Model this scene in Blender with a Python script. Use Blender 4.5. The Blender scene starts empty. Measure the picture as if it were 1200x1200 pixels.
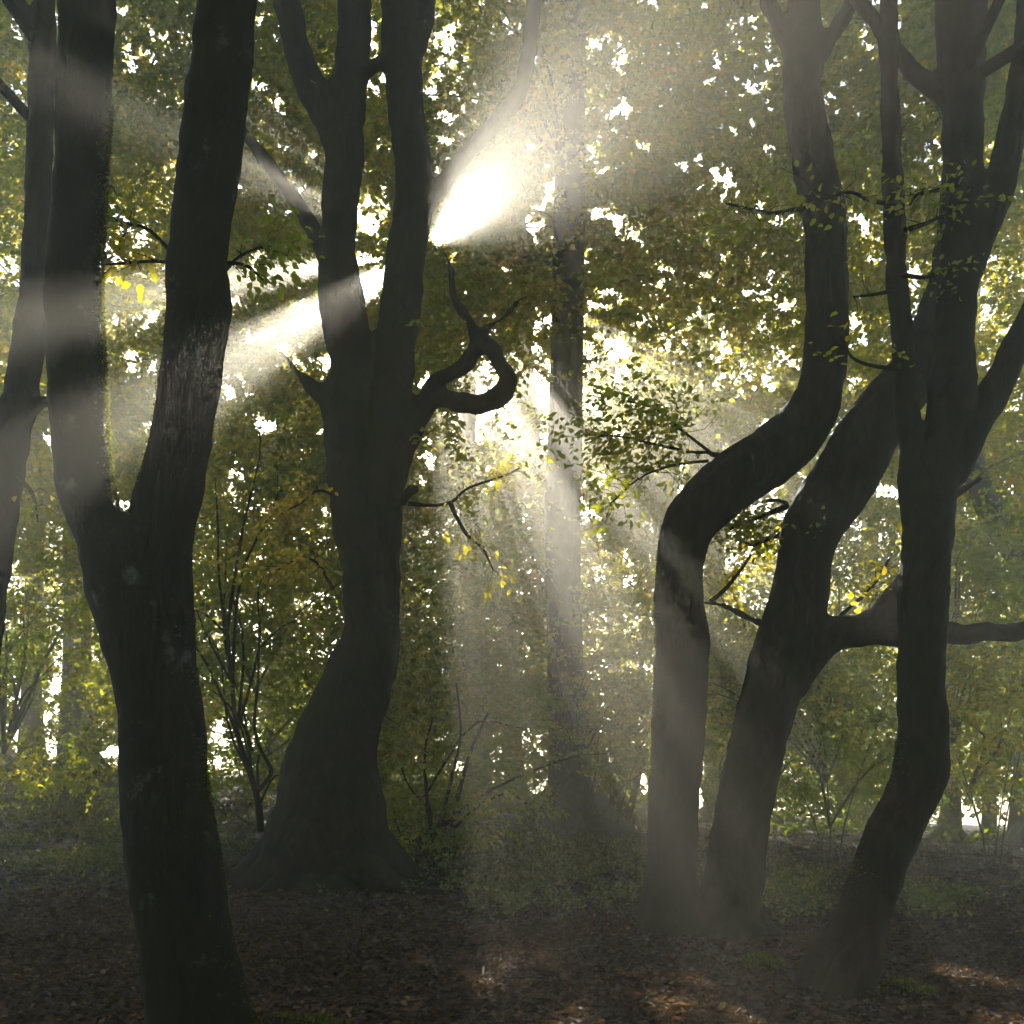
import bpy, math
import numpy as np
from mathutils import Vector, noise as mnoise

rng = np.random.default_rng(7)
scene = bpy.context.scene
col = scene.collection
PI = math.pi
CAM_Z, F, HX, HY = 1.6, 1200.0, 600.0, 900.0     # eye height, focal length and horizon of the 1200 px photograph
SUN_X, SUN_Z = (500 - HX) / F, (HY - 290) / F      # the sun's direction is (SUN_X, 1, SUN_Z)


def at(px, py, Y):
    return np.array([(px - HX) / F * Y, Y, CAM_Z + (HY - py) / F * Y])


def pix(P):
    return HX + F * P[:, 0] / P[:, 1], HY - F * (P[:, 2] - CAM_Z) / P[:, 1]


def sunplane(P):
    return P[:, 0] - SUN_X * P[:, 1], P[:, 2] - CAM_Z - SUN_Z * P[:, 1]


def smooth(a, b, x):
    t = np.clip((x - a) / (b - a), 0, 1)
    return t * t * (3 - 2 * t)


# ------------------------------------------------------------------ smooth value noise on arrays
_tab = np.random.default_rng(3).random((64, 64))


def vnoise(x, y):
    xi, yi = np.floor(x).astype(int), np.floor(y).astype(int)
    fx, fy = x - xi, y - yi
    fx, fy = fx * fx * (3 - 2 * fx), fy * fy * (3 - 2 * fy)
    t = lambda a, b: _tab[a % 64, b % 64]
    return (t(xi, yi) * (1 - fx) + t(xi + 1, yi) * fx) * (1 - fy) + (t(xi, yi + 1) * (1 - fx) + t(xi + 1, yi + 1) * fx) * fy


def ground_h(x, y):
    x, y = np.asarray(x, float), np.asarray(y, float)
    xc = 22 * np.tanh(x / 22)
    h = smooth(7, 35, y) * (0.36 - 0.088 * xc)
    h = h - 0.16 * np.maximum(y - 48, 0) ** 1.05 * smooth(46, 60, y)
    h = h + 0.10 * (vnoise(x * 0.35 + 9, y * 0.35) - 0.5) + 0.05 * (vnoise(x * 1.1, y * 1.1 + 5) - 0.5)
    return h


# ------------------------------------------------------------------ materials
def new_mat(name):
    m = bpy.data.materials.new(name)
    m.use_nodes = True
    nt = m.node_tree
    nt.nodes.clear()
    out = nt.nodes.new('ShaderNodeOutputMaterial')
    return m, nt, out


def node(nt, typ, **kw):
    n = nt.nodes.new(typ)
    for k, v in kw.items():
        if k in n.inputs:
            n.inputs[k].default_value = v
        else:
            setattr(n, k, v)
    return n


def ramp(nt, stops):
    r = nt.nodes.new('ShaderNodeValToRGB')
    el = r.color_ramp.elements
    while len(el) < len(stops):
        el.new(0.5)
    for e, (p, c) in zip(el, stops):
        e.position = p
        e.color = (*c, 1)
    return r


def leaf_material(name, stops, trans=0.68, gloss=0.03, rough=0.45):
    m, nt, out = new_mat(name)
    L = nt.links
    a = node(nt, 'ShaderNodeAttribute', attribute_name='tint')
    r = ramp(nt, stops)
    L.new(a.outputs['Fac'], r.inputs['Fac'])
    d = nt.nodes.new('ShaderNodeBsdfDiffuse')
    t = nt.nodes.new('ShaderNodeBsdfTranslucent')
    g = node(nt, 'ShaderNodeBsdfGlossy', Roughness=rough)
    g.inputs['Color'].default_value = (0.8, 0.8, 0.8, 1)
    L.new(r.outputs['Color'], d.inputs['Color'])
    gm = node(nt, 'ShaderNodeVectorMath', operation='MULTIPLY')
    gm.inputs[1].default_value = (4.5, 4.3, 2.0)
    L.new(r.outputs['Color'], gm.inputs[0])
    L.new(gm.outputs[0], t.inputs['Color'])
    m1 = node(nt, 'ShaderNodeMixShader', Fac=trans)
    L.new(d.outputs[0], m1.inputs[1]); L.new(t.outputs[0], m1.inputs[2])
    m2 = node(nt, 'ShaderNodeMixShader', Fac=gloss)
    L.new(m1.outputs[0], m2.inputs[1]); L.new(g.outputs[0], m2.inputs[2])
    L.new(m2.outputs[0], out.inputs['Surface'])
    return m


def bark_material(name, dark, light, moss, moss_amt, lichen=0.0):
    m, nt, out = new_mat(name)
    L = nt.links
    tc = nt.nodes.new('ShaderNodeTexCoord')
    mp = node(nt, 'ShaderNodeMapping')
    mp.inputs['Scale'].default_value = (9, 9, 4.0)
    L.new(tc.outputs['Object'], mp.inputs['Vector'])
    n1 = node(nt, 'ShaderNodeTexNoise', Scale=1.6, Detail=8.0, Roughness=0.65)
    L.new(mp.outputs[0], n1.inputs['Vector'])
    r1 = ramp(nt, [(0.3, dark), (0.72, light)])
    L.new(n1.outputs['Fac'], r1.inputs['Fac'])
    n2 = node(nt, 'ShaderNodeTexNoise', Scale=1.3, Detail=6.0, Roughness=0.6)
    L.new(tc.outputs['Object'], n2.inputs['Vector'])
    r2 = ramp(nt, [(0.62 - 0.35 * moss_amt, (0, 0, 0)), (0.78 - 0.25 * moss_amt, (1, 1, 1))])
    L.new(n2.outputs['Fac'], r2.inputs['Fac'])
    mx = node(nt, 'ShaderNodeMix', data_type='RGBA')
    L.new(r2.outputs['Color'], mx.inputs['Factor'])
    L.new(r1.outputs['Color'], mx.inputs['A'])
    mx.inputs['B'].default_value = (*moss, 1)
    n3 = node(nt, 'ShaderNodeTexNoise', Scale=3.2, Detail=5.0, Roughness=0.7)
    L.new(tc.outputs['Object'], n3.inputs['Vector'])
    r3 = ramp(nt, [(0.60, (0, 0, 0)), (0.68, (lichen,) * 3)])
    L.new(n3.outputs['Fac'], r3.inputs['Fac'])
    mx2 = node(nt, 'ShaderNodeMix', data_type='RGBA')
    L.new(r3.outputs['Color'], mx2.inputs['Factor'])
    L.new(mx.outputs['Result'], mx2.inputs['A'])
    mx2.inputs['B'].default_value = (0.16, 0.17, 0.15, 1)
    b = node(nt, 'ShaderNodeBump', Strength=0.9, Distance=0.022)
    L.new(n1.outputs['Fac'], b.inputs['Height'])
    p = node(nt, 'ShaderNodeBsdfPrincipled', Roughness=0.85)
    p.inputs['Specular IOR Level'].default_value = 0.06
    L.new(mx2.outputs['Result'], p.inputs['Base Color'])
    L.new(b.outputs[0], p.inputs['Normal'])
    L.new(p.outputs[0], out.inputs['Surface'])
    return m


LEAF = leaf_material('beech_leaf', [(0.0, (0.045, 0.070, 0.007)), (0.4, (0.085, 0.095, 0.007)), (0.7, (0.17, 0.135, 0.008)),
                                    (0.9, (0.20, 0.12, 0.016)), (1.0, (0.17, 0.055, 0.015))])
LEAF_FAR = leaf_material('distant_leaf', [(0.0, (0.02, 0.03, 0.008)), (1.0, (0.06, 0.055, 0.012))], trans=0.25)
LITTER = leaf_material('dead_leaf', [(0.0, (0.017, 0.009, 0.005)), (0.45, (0.040, 0.024, 0.014)), (0.8, (0.066, 0.039, 0.023)),
                                     (0.95, (0.10, 0.07, 0.045)), (1.0, (0.13, 0.05, 0.02))], trans=0.2, gloss=0.025, rough=0.55)
HERB = leaf_material('herb_leaf', [(0.0, (0.03, 0.037, 0.012)), (0.7, (0.056, 0.064, 0.02)), (1.0, (0.10, 0.085, 0.028))], trans=0.4)
MOSS = leaf_material('moss_tuft', [(0.0, (0.020, 0.026, 0.006)), (1.0, (0.068, 0.070, 0.013))], trans=0.5, gloss=0.0)
BARK = bark_material('beech_bark', (0.007, 0.0052, 0.0034), (0.036, 0.0275, 0.018), (0.015, 0.019, 0.005), 0.45)
BARK_LICHEN = bark_material('lichen_bark', (0.004, 0.0033, 0.0022), (0.020, 0.016, 0.011), (0.008, 0.011, 0.0025), 0.65, 0.4)
BARK_HAZED = bark_material('hazed_far_bark', (0.08, 0.076, 0.056), (0.15, 0.142, 0.10), (0.05, 0.06, 0.025), 0.3)  # grey beech bark, lightened further so the colour carries some haze


def ground_material():
    m, nt, out = new_mat('forest_floor')
    L = nt.links
    tc = nt.nodes.new('ShaderNodeTexCoord')
    n1 = node(nt, 'ShaderNodeTexNoise', Scale=14.0, Detail=9.0, Roughness=0.7)
    L.new(tc.outputs['Object'], n1.inputs['Vector'])
    v = node(nt, 'ShaderNodeTexVoronoi', Scale=16.0)
    L.new(tc.outputs['Object'], v.inputs['Vector'])
    r = ramp(nt, [(0.3, (0.012, 0.009, 0.007)), (0.55, (0.026, 0.018, 0.013)), (0.75, (0.045, 0.030, 0.021))])
    L.new(n1.outputs['Fac'], r.inputs['Fac'])
    n2 = node(nt, 'ShaderNodeTexNoise', Scale=0.35, Detail=4.0)
    L.new(tc.outputs['Object'], n2.inputs['Vector'])
    r2 = ramp(nt, [(0.52, (0, 0, 0)), (0.66, (0.7, 0.7, 0.7))])
    L.new(n2.outputs['Fac'], r2.inputs['Fac'])
    mx = node(nt, 'ShaderNodeMix', data_type='RGBA')
    L.new(r2.outputs['Color'], mx.inputs['Factor'])
    L.new(r.outputs['Color'], mx.inputs['A'])
    mx.inputs['B'].default_value = (0.022, 0.026, 0.010, 1)
    b = node(nt, 'ShaderNodeBump', Strength=0.8, Distance=0.05)
    L.new(v.outputs['Distance'], b.inputs['Height'])
    p = node(nt, 'ShaderNodeBsdfPrincipled', Roughness=0.9)
    L.new(mx.outputs['Result'], p.inputs['Base Color'])
    L.new(b.outputs[0], p.inputs['Normal'])
    L.new(p.outputs[0], out.inputs['Surface'])
    return m


GROUND = ground_material()


# ------------------------------------------------------------------ mesh building
def mesh_np(name, verts, faces_flat, nper, mat, tint=None, smooth_shade=False):
    """One mesh out of an (n,3) vertex array and faces of NPER corners each."""
    me = bpy.data.meshes.new(name)
    nv, nf = len(verts), len(faces_flat) // nper
    me.vertices.add(nv)
    me.vertices.foreach_set('co', np.ascontiguousarray(verts, dtype=np.float32).ravel())
    me.loops.add(nf * nper)
    me.loops.foreach_set('vertex_index', np.ascontiguousarray(faces_flat, dtype=np.int32))
    me.polygons.add(nf)
    me.polygons.foreach_set('loop_start', np.arange(0, nf * nper, nper, dtype=np.int32))
    if smooth_shade:
        me.polygons.foreach_set('use_smooth', np.ones(nf, dtype=bool))
    if tint is not None:
        at_ = me.attributes.new('tint', 'FLOAT', 'FACE')
        at_.data.foreach_set('value', np.ascontiguousarray(tint, dtype=np.float32))
    me.update(calc_edges=True)
    me.materials.append(mat)
    return me


def link(name, data, parent=None):
    o = bpy.data.objects.new(name, data)
    col.objects.link(o)
    if parent is not None:
        o.parent = parent
        o.matrix_parent_inverse = parent.matrix_basis.inverted()
    return o


def tag(o, label=None, cat=None, group=None, kind=None):
    for k, v in (('label', label), ('category', cat), ('group', group), ('kind', kind)):
        if v:
            o[k] = v
    return o


def empty(name, loc):
    o = bpy.data.objects.new(name, None)
    o.empty_display_size = 0.3
    col.objects.link(o)
    o.location = [float(v) for v in loc]
    return o


class Tubes:
    """Tapered tubes collected into one mesh."""
    def __init__(self):
        self.v, self.f, self.n = [], [], 0

    def add(self, P, R, sides=6, lump=0.0, seed=0.0):
        P, R = np.asarray(P, float), np.asarray(R, float)
        n = len(P)
        T = np.gradient(P, axis=0)
        T /= np.linalg.norm(T, axis=1)[:, None] + 1e-9
        ref = np.array([0, 1.0, 0]) if abs(T[0, 1]) < 0.8 else np.array([1.0, 0, 0])
        A = np.cross(T, ref); A /= np.linalg.norm(A, axis=1)[:, None] + 1e-9
        B = np.cross(T, A)
        ang = np.linspace(0, 2 * PI, sides, endpoint=False)
        ring = (np.cos(ang)[None, :, None] * A[:, None, :] + np.sin(ang)[None, :, None] * B[:, None, :])
        rad = np.repeat(R[:, None], sides, 1)
        if lump:
            s = np.concatenate([[0], np.cumsum(np.linalg.norm(np.diff(P, axis=0), axis=1))])
            ph = seed * 7.3
            w = (np.sin(ang[None, :] * 2 + s[:, None] * 0.9 + ph) * 0.5 + np.sin(ang[None, :] * 3 - s[:, None] * 1.7 + ph * 2) * 0.4
                 + np.sin(ang[None, :] * 5 + s[:, None] * 3.1 + ph * 3) * 0.25)
            rad = rad * (1 + lump * w)
        V = P[:, None, :] + ring * rad[:, :, None]
        base = self.n
        self.v.append(V.reshape(-1, 3))
        i, j = np.meshgrid(np.arange(n - 1), np.arange(sides), indexing='ij')
        j2 = (j + 1) % sides
        q = np.stack([i * sides + j, i * sides + j2, (i + 1) * sides + j2, (i + 1) * sides + j], -1).reshape(-1, 4) + base
        self.f.append(q)
        self.n += n * sides
        for r0, p0, flip in ((0, P[0], True), (n - 1, P[-1], False)):      # closed ends, as quads with a doubled centre
            self.v.append(p0[None, :])
            c = self.n; self.n += 1
            idx = base + r0 * sides + np.arange(0, sides)
            nx = base + r0 * sides + (np.arange(0, sides) + 1) % sides
            tri = np.stack([idx, nx, np.full(sides, c)], -1)
            if flip:
                tri = tri[:, ::-1]
            self.f.append(tri)

    def build(self, name, mat, parent=None, shade=True):
        V = np.concatenate(self.v)
        me = bpy.data.meshes.new(name)
        tot = [len(f[0]) for f in self.f for _ in range(len(f))]
        flat = np.concatenate([f.ravel() for f in self.f]).astype(np.int32)
        me.vertices.add(len(V)); me.vertices.foreach_set('co', V.astype(np.float32).ravel())
        me.loops.add(len(flat)); me.loops.foreach_set('vertex_index', flat)
        me.polygons.add(len(tot))
        st = np.concatenate([[0], np.cumsum(tot)[:-1]]).astype(np.int32)
        me.polygons.foreach_set('loop_start', st)
        if shade:
            me.polygons.foreach_set('use_smooth', np.ones(len(tot), dtype=bool))
        me.update(calc_edges=True)
        me.materials.append(mat)
        return link(name, me, parent)


def spline(P, n):
    """Catmull-Rom through the rows of P."""
    P = np.asarray(P, float)
    m = len(P)
    Q = np.vstack([2 * P[0] - P[1], P, 2 * P[-1] - P[-2]])
    out = []
    for t in np.linspace(0, m - 1 - 1e-6, n):
        i = int(t); u = t - i
        a, b, c, d = Q[i], Q[i + 1], Q[i + 2], Q[i + 3]
        out.append(0.5 * ((2 * b) + (c - a) * u + (2 * a - 5 * b + 4 * c - d) * u * u + (3 * b - a - 3 * c + d) * u ** 3))
    return np.array(out)


class Leaves:
    def __init__(self):
        self.c, self.d, self.n, self.L, self.W, self.t = [], [], [], [], [], []

    def add(self, c, d, n, L, W, t):
        for a, b in zip((self.c, self.d, self.n, self.L, self.W, self.t), (c, d, n, L, W, t)):
            a.append(b)

    def arrays(self):
        return [np.concatenate(a) for a in (self.c, self.d, self.n, self.L, self.W, self.t)]


def unit(v):
    return v / (np.linalg.norm(v, axis=-1, keepdims=True) + 1e-9)


def leaf_mesh(name, arr, mat, detail=True):
    c, d, n, L, W, t = arr
    d = unit(d)
    s = unit(np.cross(n, d)); n = np.cross(d, s)
    L = L[:, None]; W = W[:, None]
    k = len(c)
    up = n * W * 0.22
    if detail:
        b = c; tip = c + d * L - n * L * 0.10
        s1 = c + d * L * 0.28 + s * W * 0.46 + up; s2 = c + d * L * 0.66 + s * W * 0.40 + up * 0.8
        r1 = c + d * L * 0.28 - s * W * 0.46 + up; r2 = c + d * L * 0.66 - s * W * 0.40 + up * 0.8
        V = np.stack([b, s1, s2, tip, r2, r1], 1).reshape(-1, 3)
        o = np.arange(k)[:, None] * 6
        Fc = np.concatenate([o + np.array([[0, 3, 2, 1]]), o + np.array([[0, 5, 4, 3]])], 1).ravel()
        return mesh_np(name, V, Fc, 4, mat, np.repeat(t, 2))
    b = c; tip = c + d * L
    s1 = c + d * L * 0.45 + s * W * 0.55 + up; r1 = c + d * L * 0.45 - s * W * 0.55 + up
    V = np.stack([b, s1, tip, r1], 1).reshape(-1, 3)
    o = np.arange(k)[:, None] * 4
    Fc = np.concatenate([o + np.array([[0, 2, 1]]), o + np.array([[0, 3, 2]])], 1).ravel()
    return mesh_np(name, V, Fc, 3, mat, np.repeat(t, 2))


def sprays(centers, dirs, length, nleaf, size, tint0, tilt=0.8):
    """Leaf sprays: NLEAF leaves on both sides of a short twig, for arrays of twigs at once."""
    k = len(centers)
    d = unit(dirs)
    up = np.array([0, 0, 1.0])
    nrm = unit(up + rng.normal(0, 0.35, (k, 3)))
    side = unit(np.cross(nrm, d))
    u = np.linspace(0.05, 1.0, nleaf)[None, :] + rng.normal(0, 0.04, (k, nleaf))
    sg = np.where(np.arange(nleaf) % 2 == 0, 1.0, -1.0)[None, :]
    ln = length[:, None]
    off = rng.normal(0, 0.10, (k, nleaf)) * ln
    c = centers[:, None, :] + d[:, None, :] * (u * ln)[..., None] + side[:, None, :] * (sg * (0.02 + 0.22 * rng.random((k, nleaf)) * ln) + off)[..., None]
    c = c + rng.normal(0, 0.05, (k, nleaf, 3)) * ln[..., None]
    ld = d[:, None, :] * 0.7 + side[:, None, :] * sg[..., None] * 0.8 + rng.normal(0, 0.35, (k, nleaf, 3))
    ld[..., 2] -= 0.25
    n = nrm[:, None, :] + rng.normal(0, tilt, (k, nleaf, 3))
    L = size[:, None] * rng.uniform(0.7, 1.25, (k, nleaf))
    W = L * rng.uniform(0.55, 0.75, (k, nleaf))
    t = np.clip(tint0[:, None] + rng.normal(0, 0.05, (k, nleaf)), 0, .88)
    f = lambda a: a.reshape(-1, 3)
    return f(c), f(ld), f(n), L.ravel(), W.ravel(), t.ravel()


# ------------------------------------------------------------------ the gaps in the canopy
# openings along the sun's direction: centre and half-size in metres on the plane through the eye, rotation
SUN_GAPS = [
    (0.37, 0.33, 0.36, 0.21, 41, 1.1),
    (-1.15, -0.75, 0.62, 0.30, 40, .72), (-1.75, -1.1, 0.75, 0.38, 25, .66), (-1.9, -0.35, 0.9, 0.20, 6, .8), 
    (-1.6, 0.75, 0.40, 0.07, -25, .55), (-1.5, 1.1, 0.4, 0.05, -35, .5),
    (0.85, -2.3, 0.10, 0.45, 15), (1.45, -2.6, 0.10, 0.5, 25), (2.05, -2.55, 0.09, 0.45, 38),
    (2.55, -3.3, 0.45, 0.70, 36, .65), (3.3, -3.1, 0.06, 0.5, 45, .7), (3.55, -2.35, 0.4, 0.07, -32), (4.05, -2.15, 0.35, 0.06, -30), (3.9, -2.5, 0.35, 0.06, -32),
    (3.15, -4.3, 0.30, 0.5, 35), (3.6, -4.7, 0.14, 0.45, 30, .5), (4.2, -5.6, 0.5, 0.4, 30, .28), (0.45, -4.2, 0.07, 0.7, 5), (0.75, -4.6, 0.08, 0.6, 8, .6), (1.1, -4.9, 0.06, 0.6, 11, .5), (1.5, -4.7, 0.07, 0.6, 15, .5), (0.25, -3.5, 0.10, 0.5, 4, .6),
    (2.2, -4.9, 0.12, 0.5, 22, .5), (6.0, -4.2, 0.5, 0.2, 30),
]


def in_sun_gap(P):
    u, w = sunplane(P)
    keep = np.ones(len(P), bool)
    wob = 0.25 + 0.7 * vnoise(u * 4 + 3, w * 4 + 8) + 0.8 * vnoise(u * 13 + 1, w * 13 + 5)
    for cu, cw, a, b, rot, *open_ in SUN_GAPS:
        part = open_[0] if open_ else 1.0
        r = math.radians(rot)
        x = (u - cu) * math.cos(r) + (w - cw) * math.sin(r)
        y = -(u - cu) * math.sin(r) + (w - cw) * math.cos(r)
        keep &= ((x / a) ** 2 + (y / b) ** 2) > wob * part
    # a looser stretch of canopy low on the right: many small openings
    soft = np.maximum(np.exp(-((u - 1.7) / 1.9) ** 2 - ((w + 4.1) / 2.1) ** 2), 1.06 * np.exp(-((u - 3.7) / 2.0) ** 2 - ((w + 3.5) / 1.9) ** 2))
    keep &= (.45 * vnoise(u * 3.5 + 17, w * 3.5 + 2) + .55 * vnoise(u * 13 + 7, w * 13 + 9)) < .85 - .545 * soft
    return ~keep


# thin places in the crowns where the sky shows: x, y, half-sizes, share of sprays missing
SKY_GAPS = [
    (515, 95, 40, 95, .75), (435, 250, 26, 75, .6), (330, 150, 45, 55, .55), (200, 70, 40, 75, .45), (155, 40, 25, 60, .4),
    (640, 225, 18, 45, .6), (560, 30, 70, 40, .4), (510, 385, 22, 22, .3), (560, 450, 24, 14, .25), (650, 440, 55, 40, .36),
    (705, 160, 70, 60, .35), (780, 60, 60, 60, .35), (870, 70, 55, 55, .6), (840, 320, 95, 80, .4), (790, 400, 60, 60, .45),
    (720, 430, 45, 55, .36), (890, 430, 50, 40, .5), (1005, 60, 30, 40, .6), (985, 120, 30, 40, .55), (990, 490, 20, 25, .6),
    (640, 600, 30, 35, .5), (705, 600, 25, 35, .35), (720, 665, 40, 30, .55), (735, 720, 40, 20, .3),
    (860, 640, 25, 25, .5), (1075, 140, 25, 35, .4), (1165, 180, 20, 30, .4), (420, 30, 30, 30, .4), (300, 90, 30, 80, .4),
    (20, 845, 28, 55, .9), (64, 840, 16, 60, .9), (75, 770, 18, 35, .6), (130, 885, 12, 14, .9), (258, 872, 10, 32, .8), (325, 885, 14, 28, .9),
    (1130, 955, 20, 30, .95), (1175, 962, 22, 26, .95), (825, 930, 12, 40, .7), (745, 935, 22, 40, .7), (545, 900, 22, 10, .5), (468, 910, 8, 18, .5),
    (380, 60, 18, 40, .5), (75, 120, 30, 60, .3), (20, 130, 25, 60, .3),
]


def sky_gap_p(px, py):
    p = np.zeros(len(px))
    for x, y, a, b, s in SKY_GAPS:
        r = ((px - x) / a) ** 2 + ((py - y) / b) ** 2
        p = np.maximum(p, min(.97, s * 1.2) * np.clip(1.6 - r * 1.1, 0, 1))
    p = np.maximum(p, .95 * smooth(.54, .68, vnoise(px / 25 + 11, py / 25 + 3)) * smooth(680, 560, py))
    return p


# ------------------------------------------------------------------ trees
TREES = []          # every tree: root, trunk spine (points, radii), crown leaves, extra boughs


def add_tree(name, label, cat, base, spine, radii, bark, group=None, kind='far'):
    root = tag(empty(name, base), label, cat, group)
    t = dict(root=root, base=np.asarray(base, float), P=spine, R=radii, bark=bark, leaves=Leaves(), wood=Tubes(), boughs=[], kind=kind)
    TREES.append(t)
    return t


def stem(pts, Y, extra=()):
    """Rows of (px, py, width px[, depth offset]) -> 3-D points and radii."""
    P, R = [], []
    for p in pts:
        y = Y + (p[3] if len(p) > 3 else 0.0)
        P.append(at(p[0], p[1], y)); R.append(p[2] / 2 / F * y)
    return np.array(P), np.array(R)


def hero(name, label, Y, stems, roots, bark, base_px, voxel=0.03):
    P0, R0 = stem(stems[0], Y)
    b = at(base_px, 0, Y); b[2] = float(ground_h(b[0], Y))
    t = add_tree(name, label, 'tree', b, P0, R0, bark, kind='hero')
    for k, s in enumerate(stems):
        P, R = stem(s, Y)
        n = max(10, len(s) * 6)
        PR = spline(np.column_stack([P, R]), n)
        rr = np.maximum(PR[:, 3], 0.008)
        Q = PR[:, :3]
        wig = np.array([[mnoise.noise(Vector((q[0] * 1.7 + k * 5, q[1], q[2] * 1.7))) for q in Q],
                        [mnoise.noise(Vector((q[0] * 1.7, q[1] + 7 + k, q[2] * 1.7))) for q in Q]]).T
        Q = Q + np.column_stack([wig[:, 0], wig[:, 1], 0 * wig[:, 0]]) * (rr * 0.10)[:, None]
        t['wood'].add(Q, rr, 20, 0.05, seed=k + len(TREES))
        for q in range(2 + len(s) // 3):
            i = int(rng.integers(2, n - 2))
            if rr[i] < .035:
                continue
            a = rng.uniform(0, 2 * PI)
            dv = np.array([math.cos(a), math.sin(a) * .7, rng.uniform(-.1, .5)]); dv /= np.linalg.norm(dv)
            r1 = rr[i] * rng.uniform(.28, .55)
            L1 = rr[i] * rng.uniform(.75, 1.05)
            t['wood'].add(np.array([Q[i] + dv * L1 * f for f in (.1, .6, .9, 1.0)]), np.array([r1 * 1.3, r1 * 1.1, r1 * .8, r1 * .3]), 10)
    for k, (ang, ln, r0, start_z) in enumerate(roots):
        a = math.radians(ang)
        u = np.linspace(0, 1, 10)
        x = b[0] + math.cos(a) * ln * u * (1 + 0.1 * np.sin(u * 5 + k)); y = Y + math.sin(a) * ln * u
        zg = ground_h(x, y)
        z = zg + start_z * (1 - u) ** 2.4 - 0.10 * u - 0.03
        t['wood'].add(np.column_stack([x, y, z]), r0 * (1 - 0.75 * u) + 0.02, 14, 0.08, seed=k * 1.3)
    o = t['wood'].build('trunk', bark, t['root'])
    m = o.modifiers.new('remesh', 'REMESH'); m.mode = 'VOXEL'; m.voxel_size = voxel; m.use_smooth_shade = True
    s = o.modifiers.new('smooth', 'SMOOTH'); s.factor = 0.6; s.iterations = 5
    tx = bpy.data.textures.new('bark_lumps', 'CLOUDS'); tx.noise_scale = 0.22; tx.noise_depth = 3
    d = o.modifiers.new('lumps', 'DISPLACE'); d.texture = tx; d.strength = 0.05 * (Y / 8) ** 0.5; d.mid_level = 0.5; d.texture_coords = 'GLOBAL'
    t['trunk'] = o
    t['stems'] = [stem(s, Y) for s in stems]
    return t


Y1 = 6.1
T1 = hero('forked_tree', 'dark mossy tree forking into two straight stems like a V, in the foreground', Y1, [
    [(243, 1270, 170), (236, 1215, 128), (219, 1100, 106), (202, 1000, 106), (190, 900, 100), (181, 800, 98), (168, 720, 112), (150, 665, 110), (125, 628, 74),
     (107, 600, 61), (98, 550, 64), (93, 500, 63), (88, 400, 64), (88, 300, 60), (94, 200, 60), (99, 100, 62), (101, 0, 62), (104, -200, 56, .2), (90, -500, 44, .5), (110, -800, 26, .8)],
    [(182, 760, 90), (178, 690, 90), (188, 630, 76), (202, 560, 77), (215, 500, 71), (229, 400, 73), (234, 350, 78), (231, 300, 70), (244, 200, 73), (257, 100, 71), (265, 0, 67),
     (275, -200, 60, -.2), (300, -500, 46, -.4), (290, -800, 28, -.6)],
], [(200, .55, .16, .35), (-20, .6, .17, .4), (80, .5, .15, .3), (-90, .5, .15, .3)], BARK_LICHEN, 238, 0.024)

T0 = hero('leaning_tree', 'tree at the left edge leaning out of view behind the forked trunk', 9.0, [
    [(-65, 1200, 77.4), (-50, 1100, 56.8), (-41, 1000, 46.4), (-33, 900, 43.0), (-23, 800, 41.3), (-13, 700, 39.6), (-1, 600, 39.6), (15, 500, 39.6), (33, 410, 36.1), (42, 300, 31.0), (47, 150, 31.0), (49, 60, 31.0),
     (53, 0, 25.8), (61, -120, 24.1), (55, -350, 18.9)],
    [(48, 90, 25.8), (39, 45, 20.6), (25, 10, 18.9), (7, -30, 17.2), (-25, -120, 13.8)],
    [(5, 540, 20.6), (25, 500, 18.9), (39, 478, 15.5), (55, 470, 12.0), (75, 472, 8.6)],
], [(180, .5, .12, .3), (0, .6, .13, .3), (250, .5, .12, .2)], BARK, -45)

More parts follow.
